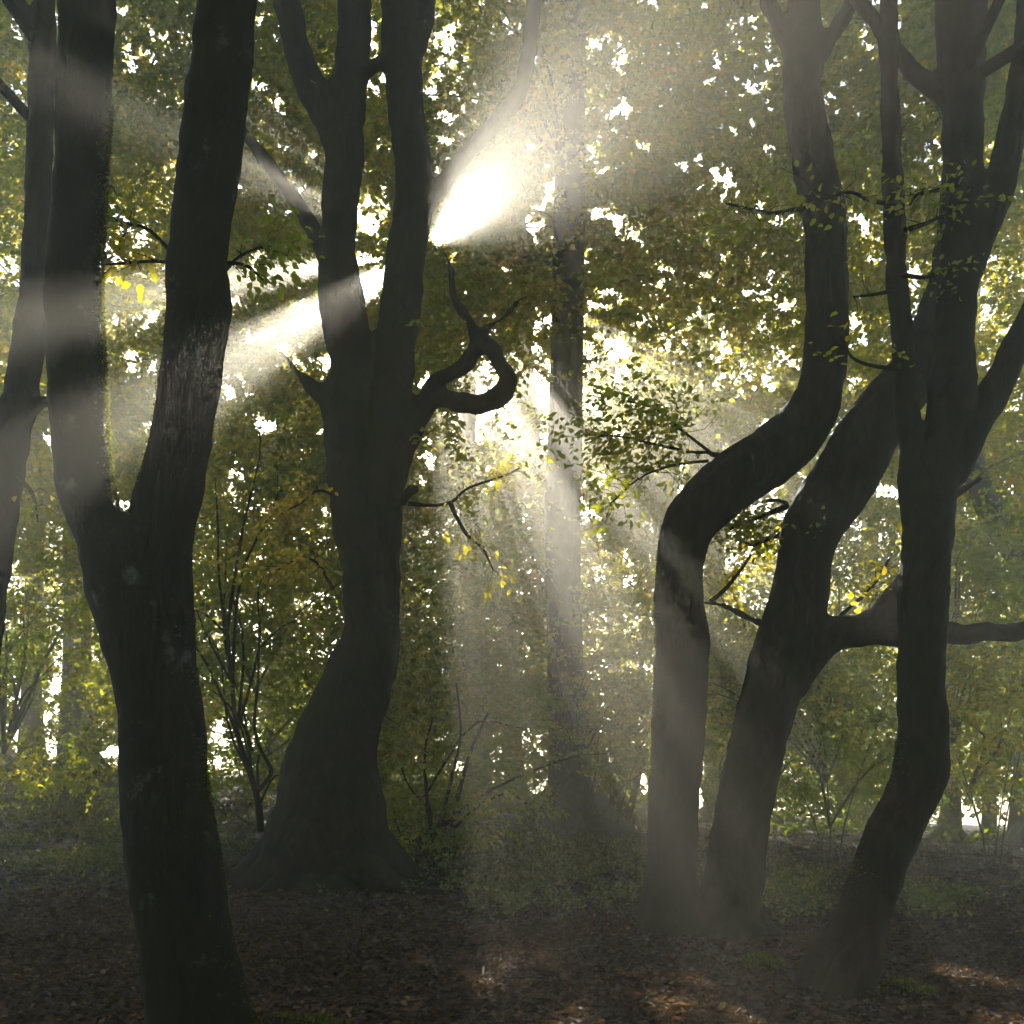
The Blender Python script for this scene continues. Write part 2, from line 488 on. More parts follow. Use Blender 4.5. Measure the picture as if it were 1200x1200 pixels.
Y2 = 13.7
T2 = hero('twin_stemmed_tree', 'huge old tree on a broad flaring base with two close stems and a curled limb', Y2, [
    [(385, 1110, 240), (385, 1040, 190), (382, 1000, 155), (385, 960, 138), (388, 900, 114), (402, 850, 92), (420, 800, 82), (433, 750, 68), (435, 715, 62), (430, 660, 62), (420, 620, 60),
     (408, 560, 48), (405, 505, 52), (407, 470, 60), (414, 430, 52), (408, 400, 54), (402, 350, 56), (395, 300, 45), (398, 250, 42), (402, 200, 45), (402, 150, 46), (408, 100, 42), (414, 50, 39), (416, 0, 38),
     (420, -120, 34), (430, -260, 26), (440, -400, 16)],
    [(436, 790, 60), (445, 720, 46), (448, 650, 44), (451, 600, 40), (453, 560, 42), (455, 500, 46), (459, 450, 48), (464, 400, 48), (470, 350, 48), (475, 300, 46), (482, 250, 46), (484, 200, 44), (479, 150, 43),
     (474, 100, 45), (470, 50, 46), (468, 0, 45), (462, -120, 40), (470, -260, 30), (465, -400, 18)],
    [(400, 175, 40), (385, 135, 38), (366, 105, 37), (350, 60, 32), (340, 20, 31), (330, -20, 30), (322, -120, 24, .3), (290, -300, 14, .6)],
    [(472, 95, 30), (485, 60, 24), (496, 35, 21), (503, -10, 19), (520, -90, 15), (560, -180, 8)],
    [(418, 84, 16, -.1), (440, 76, 16, -.1), (458, 68, 16, -.1), (478, 56, 18, -.1), (500, 30, 14, -.1)],
    [(484, 262, 26), (500, 236, 24), (520, 214, 21), (560, 166, 19), (600, 122, 19), (616, 82, 19), (624, 20, 19), (630, -60, 17), (650, -160, 11)],
    [(462, 560, 30, .1), (475, 522, 28, .2), (488, 492, 28, .2), (501, 470, 27, .2), (518, 466, 22, .2), (538, 471, 25, .2), (560, 474, 22, .2), (582, 466, 26, .2), (596, 446, 22, .2), (584, 424, 19, .2), (576, 408, 22, .2), (560, 400, 19, .2), (550, 376, 12, .2), (531, 348, 11, .2), (528, 315, 7, .2), (517, 288, 4, .2)],
    [(500, 474, 24, .2), (508, 450, 21, .2), (530, 437, 17, .2), (546, 426, 21, .2), (560, 400, 17, .2)], [(560, 402, 14, .2), (572, 384, 10, .2), (590, 372, 7, .2), (612, 350, 5, .2), (640, 342, 3, .2)],
    [(400, 478, 34), (380, 463, 26), (362, 450, 17), (345, 432, 9), (330, 414, 5), (312, 404, 3)],
    [(398, 320, 24, .3), (383, 303, 22, .4), (364, 265, 19, .5), (335, 220, 17, .6), (295, 168, 14, .7), (255, 120, 10, .8)],
    [(470, 590, 14, -.2), (480, 574, 11, -.2), (488, 572, 8, -.2), (487, 580, 5, -.2)],
], [(183, 1.75, .40, 1.15), (-8, 2.0, .40, 1.25), (215, 1.9, .36, 1.0), (-38, 2.1, .34, 1.0), (270, 1.5, .36, .8), (-70, 1.5, .32, .8), (240, 1.6, .28, .75), (90, 1.2, .3, .8)], BARK, 385, 0.04)

YA = 9.8
TA = hero('bowed_tree', 'hazy tree bowed to the right in an S bend, left one of the close pair', YA, [
    [(786, 1150, 130), (786, 1095, 92), (786, 1050, 72), (787, 1000, 60), (792, 900, 63), (799, 800, 64), (799, 745, 64), (794, 700, 56), (797, 655, 56), (810, 615, 62), (842, 578, 68), (882, 548, 70), (922, 518, 68),
     (950, 482, 58), (964, 440, 52), (968, 400, 51), (969, 300, 50), (965, 250, 51), (955, 200, 49), (946, 150, 47), (940, 100, 45), (940, 50, 44), (942, 0, 38), (946, -150, 34), (960, -350, 26), (950, -600, 14)],
    [(942, 90, 34), (928, 55, 24), (914, 28, 21), (896, -10, 18), (870, -90, 14), (850, -200, 8)],
    [(944, 100, 30), (958, 68, 22), (972, 46, 20), (992, 12, 18), (1015, -60, 14), (1040, -180, 8)],
    [(870, 545, 20, .1), (836, 532, 8, .2), (800, 528, 5, .3), (768, 512, 3, .4), (735, 505, 2, .5), (690, 508, 2, .5)],
], [(180, .4, .12, .3), (225, .45, .12, .3), (-60, .4, .1, .25), (90, .4, .12, .3)], BARK, 786)

YB = 9.75
TB = hero('slanting_tree', 'hazy tree slanting right with a heavy side limb, right one of the close pair', YB, [
    [(842, 1160, 120), (848, 1105, 86), (857, 1050, 74), (865, 1000, 70), (873, 950, 68), (881, 900, 66), (893, 850, 66), (906, 800, 68), (923, 750, 72), (936, 700, 66), (944, 650, 62), (962, 605, 73), (990, 560, 75), (1016, 515, 72), (1044, 470, 68), (1078, 425, 60),
     (1100, 370, 52), (1118, 300, 46), (1128, 200, 42), (1135, 60, 38), (1150, -150, 30), (1160, -400, 16)],
    [(915, 800, 60), (942, 762, 56), (972, 744, 44), (1010, 738, 38), (1050, 737, 40), (1085, 743, 31), (1110, 741, 26), (1134, 744, 23), (1158, 740, 24), (1184, 742, 21), (1212, 737, 20), (1250, 738, 17), (1320, 716, 12)],
    [(1015, 738, 34), (1042, 712, 36), (1064, 682, 30), (1082, 640, 22), (1110, 590, 14), (1150, 560, 8)],
    [(965, 580, 20, .2), (950, 590, 14, .4), (930, 592, 10, .5), (905, 586, 7, .6), (878, 592, 4, .7)],
    [(905, 735, 14, .3), (885, 728, 11, .5), (860, 715, 9, .6), (832, 706, 7, .7), (800, 708, 4, .8)],
], [(0, .75, .13, .45), (-50, .6, .13, .35), (180, .4, .12, .3), (90, .5, .12, .3)], BARK, 862)

YC = 7.4
TC = hero('many_stemmed_tree', 'dark tree on the right with a crooked trunk splitting into several upright stems', YC, [
    [(975, 1240, 120), (985, 1165, 76), (1000, 1120, 72), (1016, 1067, 62), (1028, 1033, 61), (1036, 1000, 59), (1050, 967, 60), (1070, 933, 59), (1080, 900, 61), (1081, 867, 57), (1081, 833, 54), (1080, 800, 52), (1081, 750, 54), (1083, 700, 55),
     (1088, 600, 57), (1094, 560, 58), (1104, 520, 53), (1114, 480, 54), (1118, 440, 52), (1121, 400, 46), (1126, 300, 46), (1128, 200, 45), (1125, 100, 47), (1122, 0, 45), (1124, -200, 38), (1110, -450, 24), (1120, -700, 12)],
    [(1078, 640, 40), (1074, 580, 38), (1069, 530, 32), (1063, 495, 29), (1057, 400, 26), (1050, 300, 25), (1046, 200, 24), (1043, 100, 22), (1041, 0, 22), (1044, -150, 18), (1030, -400, 10)],
    [(1110, 560, 40), (1132, 512, 42), (1156, 475, 38), (1180, 430, 35), (1204, 382, 33), (1232, 320, 30), (1260, 200, 24), (1270, 0, 16)],
    [(1122, 350, 40), (1140, 300, 36), (1158, 255, 34), (1178, 195, 36), (1194, 120, 34), (1206, 20, 30), (1220, -150, 22)],
    [(1122, 130, 26), (1102, 108, 24), (1076, 90, 21, .15), (1052, 62, 19, .2), (1016, 14, 17, .2), (990, -30, 14, .2), (960, -120, 9)],
    [(1020, 1060, 40, -.05), (1002, 1110, 30, -.15), (985, 1150, 34, -.25), (975, 1185, 40, -.3)],
    [(1010, 1060, 46, .05), (985, 1100, 46, .1), (962, 1135, 46, .1), (945, 1170, 40, .1)],
], [(170, .45, .1, .2), (205, .5, .1, .2), (-15, .55, .12, .22), (-45, .6, .1, .2), (60, .4, .1, .2)], BARK, 985, 0.024)
HEROES = [T0, T1, T2, TA, TB, TC]


def far_tree(name, label, px, Y, wpx, top=20.5, lean=0.0, bend=0.0, group='slender trees in the hazy background', pts=None, cat='tree'):
    if pts is not None:
        P, R = stem(pts, Y)
        b = P[0].copy()
        b[2] = float(ground_h(b[0], Y))
    else:
        x = (px - HX) / F * Y
        z0 = float(ground_h(x, Y))
        b = np.array([x, Y, z0])
        u = np.linspace(0, 1, 9)
        r0 = wpx / 2 / F * Y
        k = len(TREES)
        P = np.column_stack([x + lean * u * top + bend * np.sin(u * PI * 1.5 + k) + 0.12 * np.sin(u * 9 + k), Y + 0.3 * np.sin(u * 4 + k * 2), z0 - 0.3 + u * (top + 0.3)])
        R = r0 * np.interp(u, [0, .04, .12, .5, 1], [1.7, 1.3, 1.0, 0.8, 0.12])
    PR = spline(np.column_stack([P, R]), 34)
    t = add_tree(name, label, cat, b, PR[:, :3], np.maximum(PR[:, 3], .01), BARK_HAZED, group)
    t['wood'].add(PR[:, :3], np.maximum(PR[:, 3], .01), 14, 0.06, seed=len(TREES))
    for a in np.linspace(0, 2 * PI, 5, endpoint=False) + len(TREES):
        r0 = float(PR[:, 3].max())
        u = np.linspace(0, 1, 5)
        x, y = b[0] + math.cos(a) * r0 * 2.6 * u, b[1] + math.sin(a) * r0 * 2.6 * u
        t['wood'].add(np.column_stack([x, y, ground_h(x, y) + r0 * 1.6 * (1 - u) ** 2 - .05]), r0 * (.55 - .4 * u), 7)
    return t


far_tree('pale_tree', 'pale straight trunk fading into the sunlit mist at the centre', 668, 22, 44, pts=[
    (672, 1010, 84), (670, 970, 60), (667, 900, 50), (664, 800, 45), (660, 700, 41), (660, 600, 41), (662, 500, 40), (665, 400, 39), (668, 200, 35), (672, 50, 30), (680, -80, 24), (686, -250, 12)], group=None)
far_tree('leaning_tree', 'faint trunk leaning left just behind the pale central trunk', 705, 30, 30, pts=[
    (712, 975, 50), (706, 945, 34), (696, 890, 28), (684, 830, 26), (668, 760, 24), (640, 640, 22), (622, 500, 20), (612, 380, 18), (608, 250, 16), (612, 100, 12), (615, 0, 6)])
far_tree('crooked_sapling', 'thin crooked sapling against a bright gap left of the bowed tree', 738, 28, 8, pts=[
    (734, 975, 12), (738, 950, 9), (747, 915, 8), (751, 885, 8), (745, 850, 7), (748, 800, 6), (758, 740, 4), (762, 690, 2)], cat='sapling', group=None)
far_tree('tilted_tree', 'grey trunk tilting left beside the right edge, behind the many stemmed tree', 1160, 18, 28, pts=[
    (1300, 1010, 50), (1280, 900, 38), (1250, 770, 34), (1212, 675, 32), (1180, 630, 30), (1156, 590, 28), (1138, 535, 26), (1126, 470, 25), (1118, 380, 24), (1120, 200, 20), (1130, 0, 14), (1130, -100, 8)], group=None)
far_tree('slender_tree', 'blue grey trunk left of the brightest gap low at the left edge', 36, 30, 23)
far_tree('slender_tree', 'broad dim trunk right of the gaps low on the left, close to the forked tree', 97, 27, 34, lean=-.02)
far_tree('slender_tree', 'dim trunk seen between the forked tree and the huge old tree', 322, 33, 26, lean=.03)
far_tree('slender_tree', 'misty trunk close to the right side of the huge old tree', 556, 31, 26, lean=-.01)
far_tree('slender_tree', 'misty thin trunk between the curled limb and the pale central trunk', 600, 36, 20, lean=.0)
far_tree('slender_tree', 'misty trunk left of the bowed tree above the bright gap', 735, 37, 24, lean=-.05)
far_tree('slender_tree', 'dim trunk showing between the bowed tree and the slanting tree', 846, 34, 24, lean=-.03)
far_tree('slender_tree', 'dim trunk under the heavy side limb of the slanting tree', 1000, 36, 24, lean=.04)
far_tree('slender_tree', 'thin dark trunk standing in the low bright gap at the right edge', 1156, 33, 12, lean=-.01)
far_tree('slender_tree', 'dark trunk on the right border of the low bright gap', 1196, 30, 20, lean=.02)
far_tree('slender_tree', 'dark trunk on the left border of the low bright gap, beside the many stemmed tree', 1112, 32, 18, lean=.02)
far_tree('slender_tree', 'far misty trunk right behind the huge old tree', 470, 42, 22)
far_tree('slender_tree', 'dim trunk at the far left edge beyond the leaning tree', -10, 36, 24)
for j, (x, y, lab) in enumerate([(-9, -8, 'unseen shade tree added behind the camera, far to the left'), (-3.5, -9.5, 'unseen shade tree added behind the camera, slightly left'), (3, -8.5, 'unseen shade tree added behind the camera, slightly right'), (9.5, -9, 'unseen shade tree added behind the camera, far to the right')]):  # out of view, added to keep sky light off the trunks and ground
    u = np.linspace(0, 1, 12)
    Pq = np.column_stack([x + .2 * np.sin(u * 7 + j), y + .2 * np.cos(u * 6 + j), -.2 + u * 15])
    Rq = .28 * np.interp(u, [0, .05, .5, 1], [1.6, 1.0, .8, .1])
    t = add_tree('added_shade_tree', lab, 'tree', (x, y, float(ground_h(x, y))), Pq, Rq, BARK, 'unseen shade trees added behind the camera', kind='rear')
    t['wood'].add(Pq, Rq, 12, .06, seed=j)


def sapling(name, label, stems_, Y, bpx, group=None, cat='sapling'):
    P, R = stem(stems_[0], Y)
    b = at(bpx, 0, Y); b[2] = float(ground_h(b[0], Y))
    t = add_tree(name, label, cat, b, P, R, BARK, group, kind='low')
    for s in stems_:
        P, R = stem(s, Y)
        PR = spline(np.column_stack([P, R]), max(8, 4 * len(s)))
        t['wood'].add(PR[:, :3], np.maximum(PR[:, 3], .004), 7, 0.05)
    return t


sapling('branching_sapling', 'slim dark branching sapling left of the huge old tree', [
    [(306, 975, 9.3), (303, 945, 8.1), (296, 915, 6.8), (278, 860, 5.6), (272, 800, 5.0), (266, 740, 4.3), (257, 680, 3.1), (255, 610, 2.5), (252, 560, 1.2)],
    [(300, 930, 5.6), (318, 905, 5.0), (306, 880, 4.3), (298, 850, 3.7), (302, 800, 3.1), (304, 740, 2.5), (303, 690, 1.9), (318, 660, 1.2)],
    [(296, 880, 3.1), (285, 850, 3.1), (262, 820, 2.5), (235, 800, 1.9)], [(272, 800, 3.1), (255, 770, 2.5), (238, 735, 1.9), (225, 700, 1.2)], [(268, 745, 2.5), (240, 720, 1.9), (220, 715, 1.2)],
    [(304, 760, 1.9), (330, 735, 1.9), (352, 726, 1.2)]], 14.6, 306)
sapling('yellow_shrub', 'thin stemmed yellow green shrub just right of the huge old tree', [
    [(512, 1030, 6), (507, 980, 5), (500, 930, 4), (498, 880, 3), (508, 840, 2)],
    [(530, 1030, 7), (530, 980, 6), (538, 930, 5), (552, 880, 4), (572, 835, 2)],
    [(527, 1030, 6), (520, 960, 5), (530, 910, 4), (540, 860, 3), (535, 800, 2)],
    [(533, 970, 4), (560, 945, 3), (590, 930, 2)], [(505, 950, 3), (482, 925, 2), (470, 900, 2)]], 15.0, 524, cat='shrub')
for nm, lab, px, Y, h in [
    ('understory_shrub', 'dim leafy shrub low on the left beneath the gaps', 60, 21, 2.0),
    ('understory_shrub', 'olive leafy shrub behind the branching sapling', 300, 20, 4.5),
    ('understory_shrub', 'misty leafy shrub around the foot of the pale central trunk', 630, 20.5, 2.6),
    ('understory_shrub', 'yellow backlit shrub glowing between the close pair of trees', 850, 19, 3.2),
    ('understory_shrub', 'backlit leafy shrub beneath the heavy side limb', 975, 17, 3.0),
    ('understory_shrub', 'golden leafy shrub hanging at the right edge above the low gap', 1165, 17, 3.2),
    ('understory_shrub', 'pale leafy shrub left of the bowed tree', 715, 20, 3.0),
    ('understory_shrub', 'hazy leafy bush behind the yellow shrub', 520, 22, 3.4),
]:
    Yp = Y
    x = (px - HX) / F * Y; zg = float(ground_h(x, Y))
    k = len(TREES)
    ss = []
    for j in range(3):
        a = j * 2.1 + k
        u = np.linspace(0, 1, 5)
        ss.append((np.column_stack([x + .1 * math.cos(a) + .9 * math.cos(a) * u ** 1.5, Y + .7 * math.sin(a) * u ** 1.5, zg - .05 + h * u * (.8 + .2 * math.sin(j * 3 + k))]), (.013 * (1.1 - u))))
    t = add_tree(nm, lab, 'shrub', (x, Y, zg), ss[0][0], ss[0][1], BARK_HAZED, 'leafy understory shrubs', kind='low')
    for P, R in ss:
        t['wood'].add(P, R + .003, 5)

# ------------------------------------------------------------------ crowns
BXY = np.array([t['base'][:2] for t in TREES])
KIND = np.array([t['kind'] for t in TREES])


def nearest_tree(P, kinds):
    ok = np.array([k in kinds for k in KIND])
    d = np.linalg.norm(P[:, None, :2] - BXY[None], axis=2)
    d[:, ~ok] = 1e9
    return d.argmin(1)


def branch_to(t, c, r=0.03):
    """A thin curved bough from the tree's stem to the point C."""
    if t['kind'] == 'low':
        k = int(np.clip((c[2] - t['base'][2]) * 0.5 / max(0.1, t['P'][-1, 2] - t['base'][2]), 0, .9) * len(t['P']))
        s = t['P'][min(k, len(t['P']) - 1)]
    else:
        hd = np.linalg.norm(t['P'][:, :2] - c[:2], axis=1).min()
        zt = max(c[2] - 0.35 * hd, t['base'][2] + 1.2)
        s = t['P'][np.abs(t['P'][:, 2] - zt).argmin()]
    d = np.linalg.norm(c - s)
    if d < .3 or d > 7.5 or (t['kind'] == 'far' and t.setdefault('n_b', 0) > 30):
        return
    m1 = s + (c - s) * .35 + rng.normal(0, .05 * d, 3) + [0, 0, .10 * d]
    m2 = s + (c - s) * .7 + rng.normal(0, .06 * d, 3) + [0, 0, .07 * d]
    Q = spline(np.array([s, m1, m2, c]), 9)
    if in_sun_gap(Q).any():
        return
    t['n_b'] = t.get('n_b', 0) + 1
    r0 = min(r * .35 + .0055 * d, .05)
    tb = Tubes(); tb.add(Q, np.linspace(r0, .005, 9), 5)
    t['boughs'].append(tb)


def clumps(C, kinds, nspray, nleaf, size, tint, spread, thin=True, bough_p=0.3):
    owner = nearest_tree(C, kinds)
    for ti in np.unique(owner):
        t = TREES[ti]
        cc = C[owner == ti]; tn = tint[owner == ti]; sz = size[owner == ti]
        for c in cc[rng.random(len(cc)) < bough_p]:
            branch_to(t, c)
        k = len(cc)
        S = (cc[:, None, :] + rng.normal(0, 1, (k, nspray, 3)) * np.array([spread, spread, spread * .45])).reshape(-1, 3)
        out = cc[:, None, :2] - t['base'][None, None, :2] + rng.normal(0, 2.0, (k, nspray, 2))
        D = np.column_stack([out.reshape(-1, 2), rng.normal(-.25, .4, k * nspray)])
        D[:, :2] /= np.linalg.norm(D[:, :2], axis=1)[:, None] + 1e-9
        tt = np.repeat(tn, nspray) + rng.normal(0, .10, k * nspray) + (rng.random(k * nspray) < .04) * .3
        zz = np.repeat(sz, nspray)
        ln = zz * rng.uniform(4, 7.5, k * nspray)
        keep = S[:, 2] > ground_h(S[:, 0], S[:, 1]) + .15
        if thin:
            px, py = pix(S)
            keep &= rng.random(len(S)) > .2 * sky_gap_p(px, py)
            pole = (np.abs(px - np.interp(py, [100, 500, 900], [670, 662, 667])) < 26) & (S[:, 1] < 21.6) & (py > 60)
            keep &= ~(pole & (rng.random(len(S)) < .92))
        S, D, tt, zz, ln = S[keep], D[keep], tt[keep], zz[keep], ln[keep]
        if not len(S):
            continue
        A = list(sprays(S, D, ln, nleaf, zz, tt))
        g = in_sun_gap(A[0] + A[1] * (A[3] * .5)[:, None])
        g |= A[0][:, 2] < ground_h(A[0][:, 0], A[0][:, 1]) + .05
        if thin:
            px, py = pix(A[0])
            p = sky_gap_p(px, py)
            p = np.minimum(1, p * 1.25) * smooth(.42, .56, .5 * vnoise(px / 9 + 4, py / 9) + .5 * vnoise(px / 4.5 + 24, py / 4.5 + 7))
            g |= rng.random(len(p)) < p
        A = [a[~g] for a in A]
        t['leaves'].add(*A)


def sample_clumps(n, x0, x1, y0, y1, d0, d1, zmax=21.0, zmin=0.4, power=1.0):
    """Clump centres spread evenly over a part of the view, between two distances."""
    px = rng.uniform(x0, x1, n * 2); py = rng.uniform(y0, y1, n * 2)
    d2 = np.minimum(d1, np.maximum((zmax - CAM_Z) * F / np.maximum(HY - py, 60), d0 + 3))
    Y = d0 + (d2 - d0) * rng.random(n * 2) ** power
    P = np.column_stack([(px - HX) / F * Y, Y, CAM_Z + (HY - py) / F * Y])
    ok = (P[:, 2] < zmax + 1) & (P[:, 2] > ground_h(P[:, 0], P[:, 1]) + zmin)
    # uneven density so that the crowns have masses and holes
    dens = vnoise(P[:, 0] * .55 + P[:, 1] * .23, P[:, 2] * .6 + P[:, 1] * .31)
    ok &= dens > .22
    return P[ok][:n]


def tint_for(P, base):
    return np.clip(base +   .38 * (vnoise(P[:, 0] * .4 + 20, P[:, 2] * .4 + P[:, 1] * .2) - .5), .02, .95)


# high crowns of the background trees, to well above the frame
P = sample_clumps(3200, -130, 1330, -190, 600, 15, 32, power=.6)
clumps(P, ('far',), 10, 24, .10 + .0042 * (P[:, 1] - 15), tint_for(P, .45), .8)
P = sample_clumps(750, 560, 1330, -260, 220, 16, 26, power=.6)
clumps(P, ('far',), 8, 22, .10 + .0042 * (P[:, 1] - 15), tint_for(P, .45), .8)
P = sample_clumps(250, -130, 420, -260, 120, 16, 26, power=.6)
clumps(P, ('far',), 8, 22, .10 + .0042 * (P[:, 1] - 15), tint_for(P, .45), .8)
def sun_block_clumps(n, u0, u1, w0, w1, Y0, Y1):
    """Extra crown foliage added between the scene and the sun to block stray sunlight."""
    u = rng.uniform(u0, u1, n); w_ = rng.uniform(w0, w1, n); Y = rng.uniform(Y0, Y1, n)
    P = np.column_stack([u + SUN_X * Y, Y, w_ + CAM_Z + SUN_Z * Y])
    return P[(P[:, 2] < 22) & (P[:, 2] > 3)]


P = sun_block_clumps(380, .9, 8.5, -1.5, 3.8, 17, 31)
clumps(P, ('far',), 8, 22, .10 + .0042 * (P[:, 1] - 15), tint_for(P, .45), .7)
P = np.concatenate([sun_block_clumps(110, -1.1, .2, -4.5, -.45, 16, 30), sun_block_clumps(70, .1, 1.1, -2.1, -.45, 16, 30), sun_block_clumps(80, -.1, 1.1, 1.0, 2.8, 16, 27)])  # blockers around the central opening, added to darken the mist there
clumps(P, ('far',), 8, 22, .10 + .0042 * (P[:, 1] - 15), tint_for(P, .45), .5)
P = sun_block_clumps(200, -6.5, -1.3, .4, 4.0, 17, 31)
clumps(P, ('far',), 8, 22, .10 + .0042 * (P[:, 1] - 15), tint_for(P, .45), .7)
# the same farther off and lower, down to the distant wood
P = sample_clumps(850, -130, 1330, 350, 830, 20, 40, power=.8)
clumps(P, ('far',), 8, 20, .11 + .004 * (P[:, 1] - 15), tint_for(P, .42), .95)
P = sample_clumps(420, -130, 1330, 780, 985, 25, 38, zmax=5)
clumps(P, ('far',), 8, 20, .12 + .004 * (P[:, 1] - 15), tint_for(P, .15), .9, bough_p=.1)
P = sample_clumps(330, 400, 830, 470, 860, 22, 34, zmax=12)
clumps(P, ('far',), 8, 20, .11 + .004 * (P[:, 1] - 15), tint_for(P, .45), .9, bough_p=.15)
P = sample_clumps(110, 600, 830, 340, 640, 23, 33, zmax=16)
clumps(P, ('far',), 8, 22, .11 + .004 * (P[:, 1] - 15), tint_for(P, .42), .8, bough_p=.1)
# the understory
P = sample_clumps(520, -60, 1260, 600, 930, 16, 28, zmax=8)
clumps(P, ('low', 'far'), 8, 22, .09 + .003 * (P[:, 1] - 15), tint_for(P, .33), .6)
# shrubs by name
for px, py, rx, ry, Y, n, tn in [(280, 720, 70, 130, 14.8, 46, .45), (530, 930, 60, 75, 15.2, 34, .55), (850, 800, 40, 110, 18, 26, .62), (950, 840, 40, 70, 15.5, 16, .62), (1165, 830, 45, 70, 15.5, 24, .62),
                                 (1165, 640, 45, 60, 15.5, 22, .58), (985, 640, 40, 60, 14.5, 14, .55), (690, 820, 80, 70, 19.5, 20, .55), (560, 700, 60, 50, 18, 10, .45), (600, 640, 70, 50, 17, 8, .42)]:
    C = np.column_stack([rng.normal(px, rx * .6, n), rng.normal(py, ry * .6, n)])
    Yv = np.maximum(rng.normal(Y, .8, n), 14.9)
    P = np.column_stack([(C[:, 0] - HX) / F * Yv, Yv, CAM_Z + (HY - C[:, 1]) / F * Yv])
    P = P[P[:, 2] > ground_h(P[:, 0], P[:, 1]) + .2]
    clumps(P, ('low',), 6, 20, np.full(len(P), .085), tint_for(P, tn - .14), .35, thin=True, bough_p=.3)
# the hero trees' own crowns, over and above the frame
n = 800
P = np.column_stack([rng.uniform(-13, 13, n), rng.uniform(-7, 14, n), rng.uniform(8.5, 15, n)])
top = CAM_Z + .75 * np.maximum(P[:, 1], 0)
P = P[P[:, 2] > top + 2.4]
clumps(P, ('hero',), 8, 18, np.full(len(P), .17), tint_for(P, .4), 1.0, thin=False, bough_p=.5)

# crowns of the unseen trees added behind the camera, screening off sky light
n = 700
P = np.column_stack([rng.uniform(-18, 18, n), rng.uniform(-15, -4.5, n), rng.uniform(.8, 14, n)])
clumps(P, ('rear',), 8, 16, np.full(n, .20), tint_for(P, .3), 1.1, thin=False, bough_p=.2)

# twigs with leaves near the camera, dark against the light
def twig(t, pts, Y, nsp, size, tn, spread=.12, sub=0.0):
    Pp, R = stem([(a, b, w) for a, b, w in pts], Y)
    Q = spline(np.column_stack([Pp, R]), 14)
    tb = Tubes(); t['boughs'].append(tb)
    tb.add(Q[:, :3], np.maximum(Q[:, 3], .003), 6)
    i = rng.integers(4, 14, nsp)
    S = Q[i, :3] + rng.normal(0, spread, (nsp, 3)) * np.array([1, 1, .6])
    T = Q[-1, :3] - Q[0, :3]
    D = T[None] / np.linalg.norm(T) + rng.normal(0, .6, (nsp, 3))
    for a, s, d in zip(i, S, D):
        tb.add(np.array([Q[a, :3], (Q[a, :3] + s) / 2 + [0, 0, .01], s + d * size * 1.2]), np.array([.004, .003, .002]), 4)
    A = sprays(S, D, np.full(nsp, size * 3.5), 7, np.full(nsp, size), np.full(nsp, tn), tilt=.5)
    t['leaves'].add(*A)


twig(T1, [(245, 312, 8), (268, 308, 5), (290, 312, 4), (308, 328, 2)], 6.2, 5, .065, .3, .05)
twig(T1, [(262, 318, 6), (285, 298, 4), (310, 290, 3), (338, 300, 2)], 6.3, 16, .06, .3, .06)
twig(T1, [(205, 308, 6), (180, 306, 4), (150, 308, 4), (122, 310, 2)], 6.2, 11, .06, .55, .05)
twig(T1, [(205, 300, 5), (175, 270, 4), (150, 262, 3), (128, 256, 2)], 6.3, 16, .055, .35, .07)
twig(T1, [(150, 308, 4), (138, 296, 3), (142, 280, 2), (150, 272, 2)], 6.2, 4, .06, .72, .05)
twig(T0, [(20, 560, 7), (36, 575, 5), (42, 592, 3), (44, 612, 2)], 8.8, 5, .08, .4, .07)
twig(T2, [(390, 690, 4), (372, 660, 3), (350, 655, 2), (318, 672, 1)], 13.2, 26, .09, .75, .14)
twig(T2, [(392, 580, 4), (372, 575, 3), (352, 590, 2), (325, 604, 1)], 13.2, 28, .09, .8, .14)
twig(T2, [(478, 590, 6), (505, 592, 4), (530, 588, 4), (548, 572, 3), (590, 558, 3), (610, 548, 2)], 13.0, 20, .08, .6, .14)
twig(T2, [(528, 590, 6), (534, 604, 5), (548, 628, 4), (565, 642, 3), (578, 668, 2)], 13.0, 14, .08, .6, .14)
twig(TA, [(835, 532, 4), (800, 505, 3), (770, 480, 2), (735, 470, 2)], 10.2, 46, .08, .35, .22)
twig(TA, [(800, 528, 4), (765, 520, 3), (730, 512, 2), (690, 510, 2)], 10.3, 40, .08, .45, .2)
twig(TA, [(830, 540, 4), (790, 545, 3), (750, 560, 2), (715, 590, 2)], 10.4, 36, .08, .4, .18)
twig(TB, [(930, 590, 8), (905, 600, 6), (880, 610, 4), (855, 620, 3)], 10.0, 34, .07, .4, .16)
twig(TB, [(960, 600, 8), (925, 622, 6), (900, 632, 4), (882, 640, 3)], 9.9, 30, .07, .4, .14)
twig(TB, [(832, 706, 6), (850, 690, 5), (868, 668, 4), (880, 650, 3)], 10.8, 18, .08, .65, .16)
twig(TB, [(970, 735, 7), (995, 712, 5), (1020, 690, 4), (1042, 655, 3)], 10.0, 16, .08, .6, .14)
twig(TC, [(1060, 270, 7), (1085, 262, 5), (1100, 255, 4), (1130, 245, 3)], 7.2, 9, .06, .3, .12)
twig(TC, [(1056, 322, 7), (1085, 325, 5), (1110, 315, 4), (1140, 300, 2)], 7.2, 7, .06, .35, .12)
twig(TC, [(1050, 240, 7), (1020, 235, 5), (995, 225, 4), (960, 236, 3)], 7.2, 12, .06, .35, .12)
twig(TC, [(1050, 340, 6), (1025, 345, 4), (1000, 348, 2)], 7.2, 3, .06, .6, .1)
twig(TC, [(1055, 430, 7), (1030, 430, 5), (1000, 420, 4), (985, 395, 3)], 7.3, 4, .06, .5, .1)
twig(TC, [(1125, 215, 7), (1090, 225, 5), (1075, 228, 4), (1066, 240, 3)], 7.2, 10, .06, .4, .12)
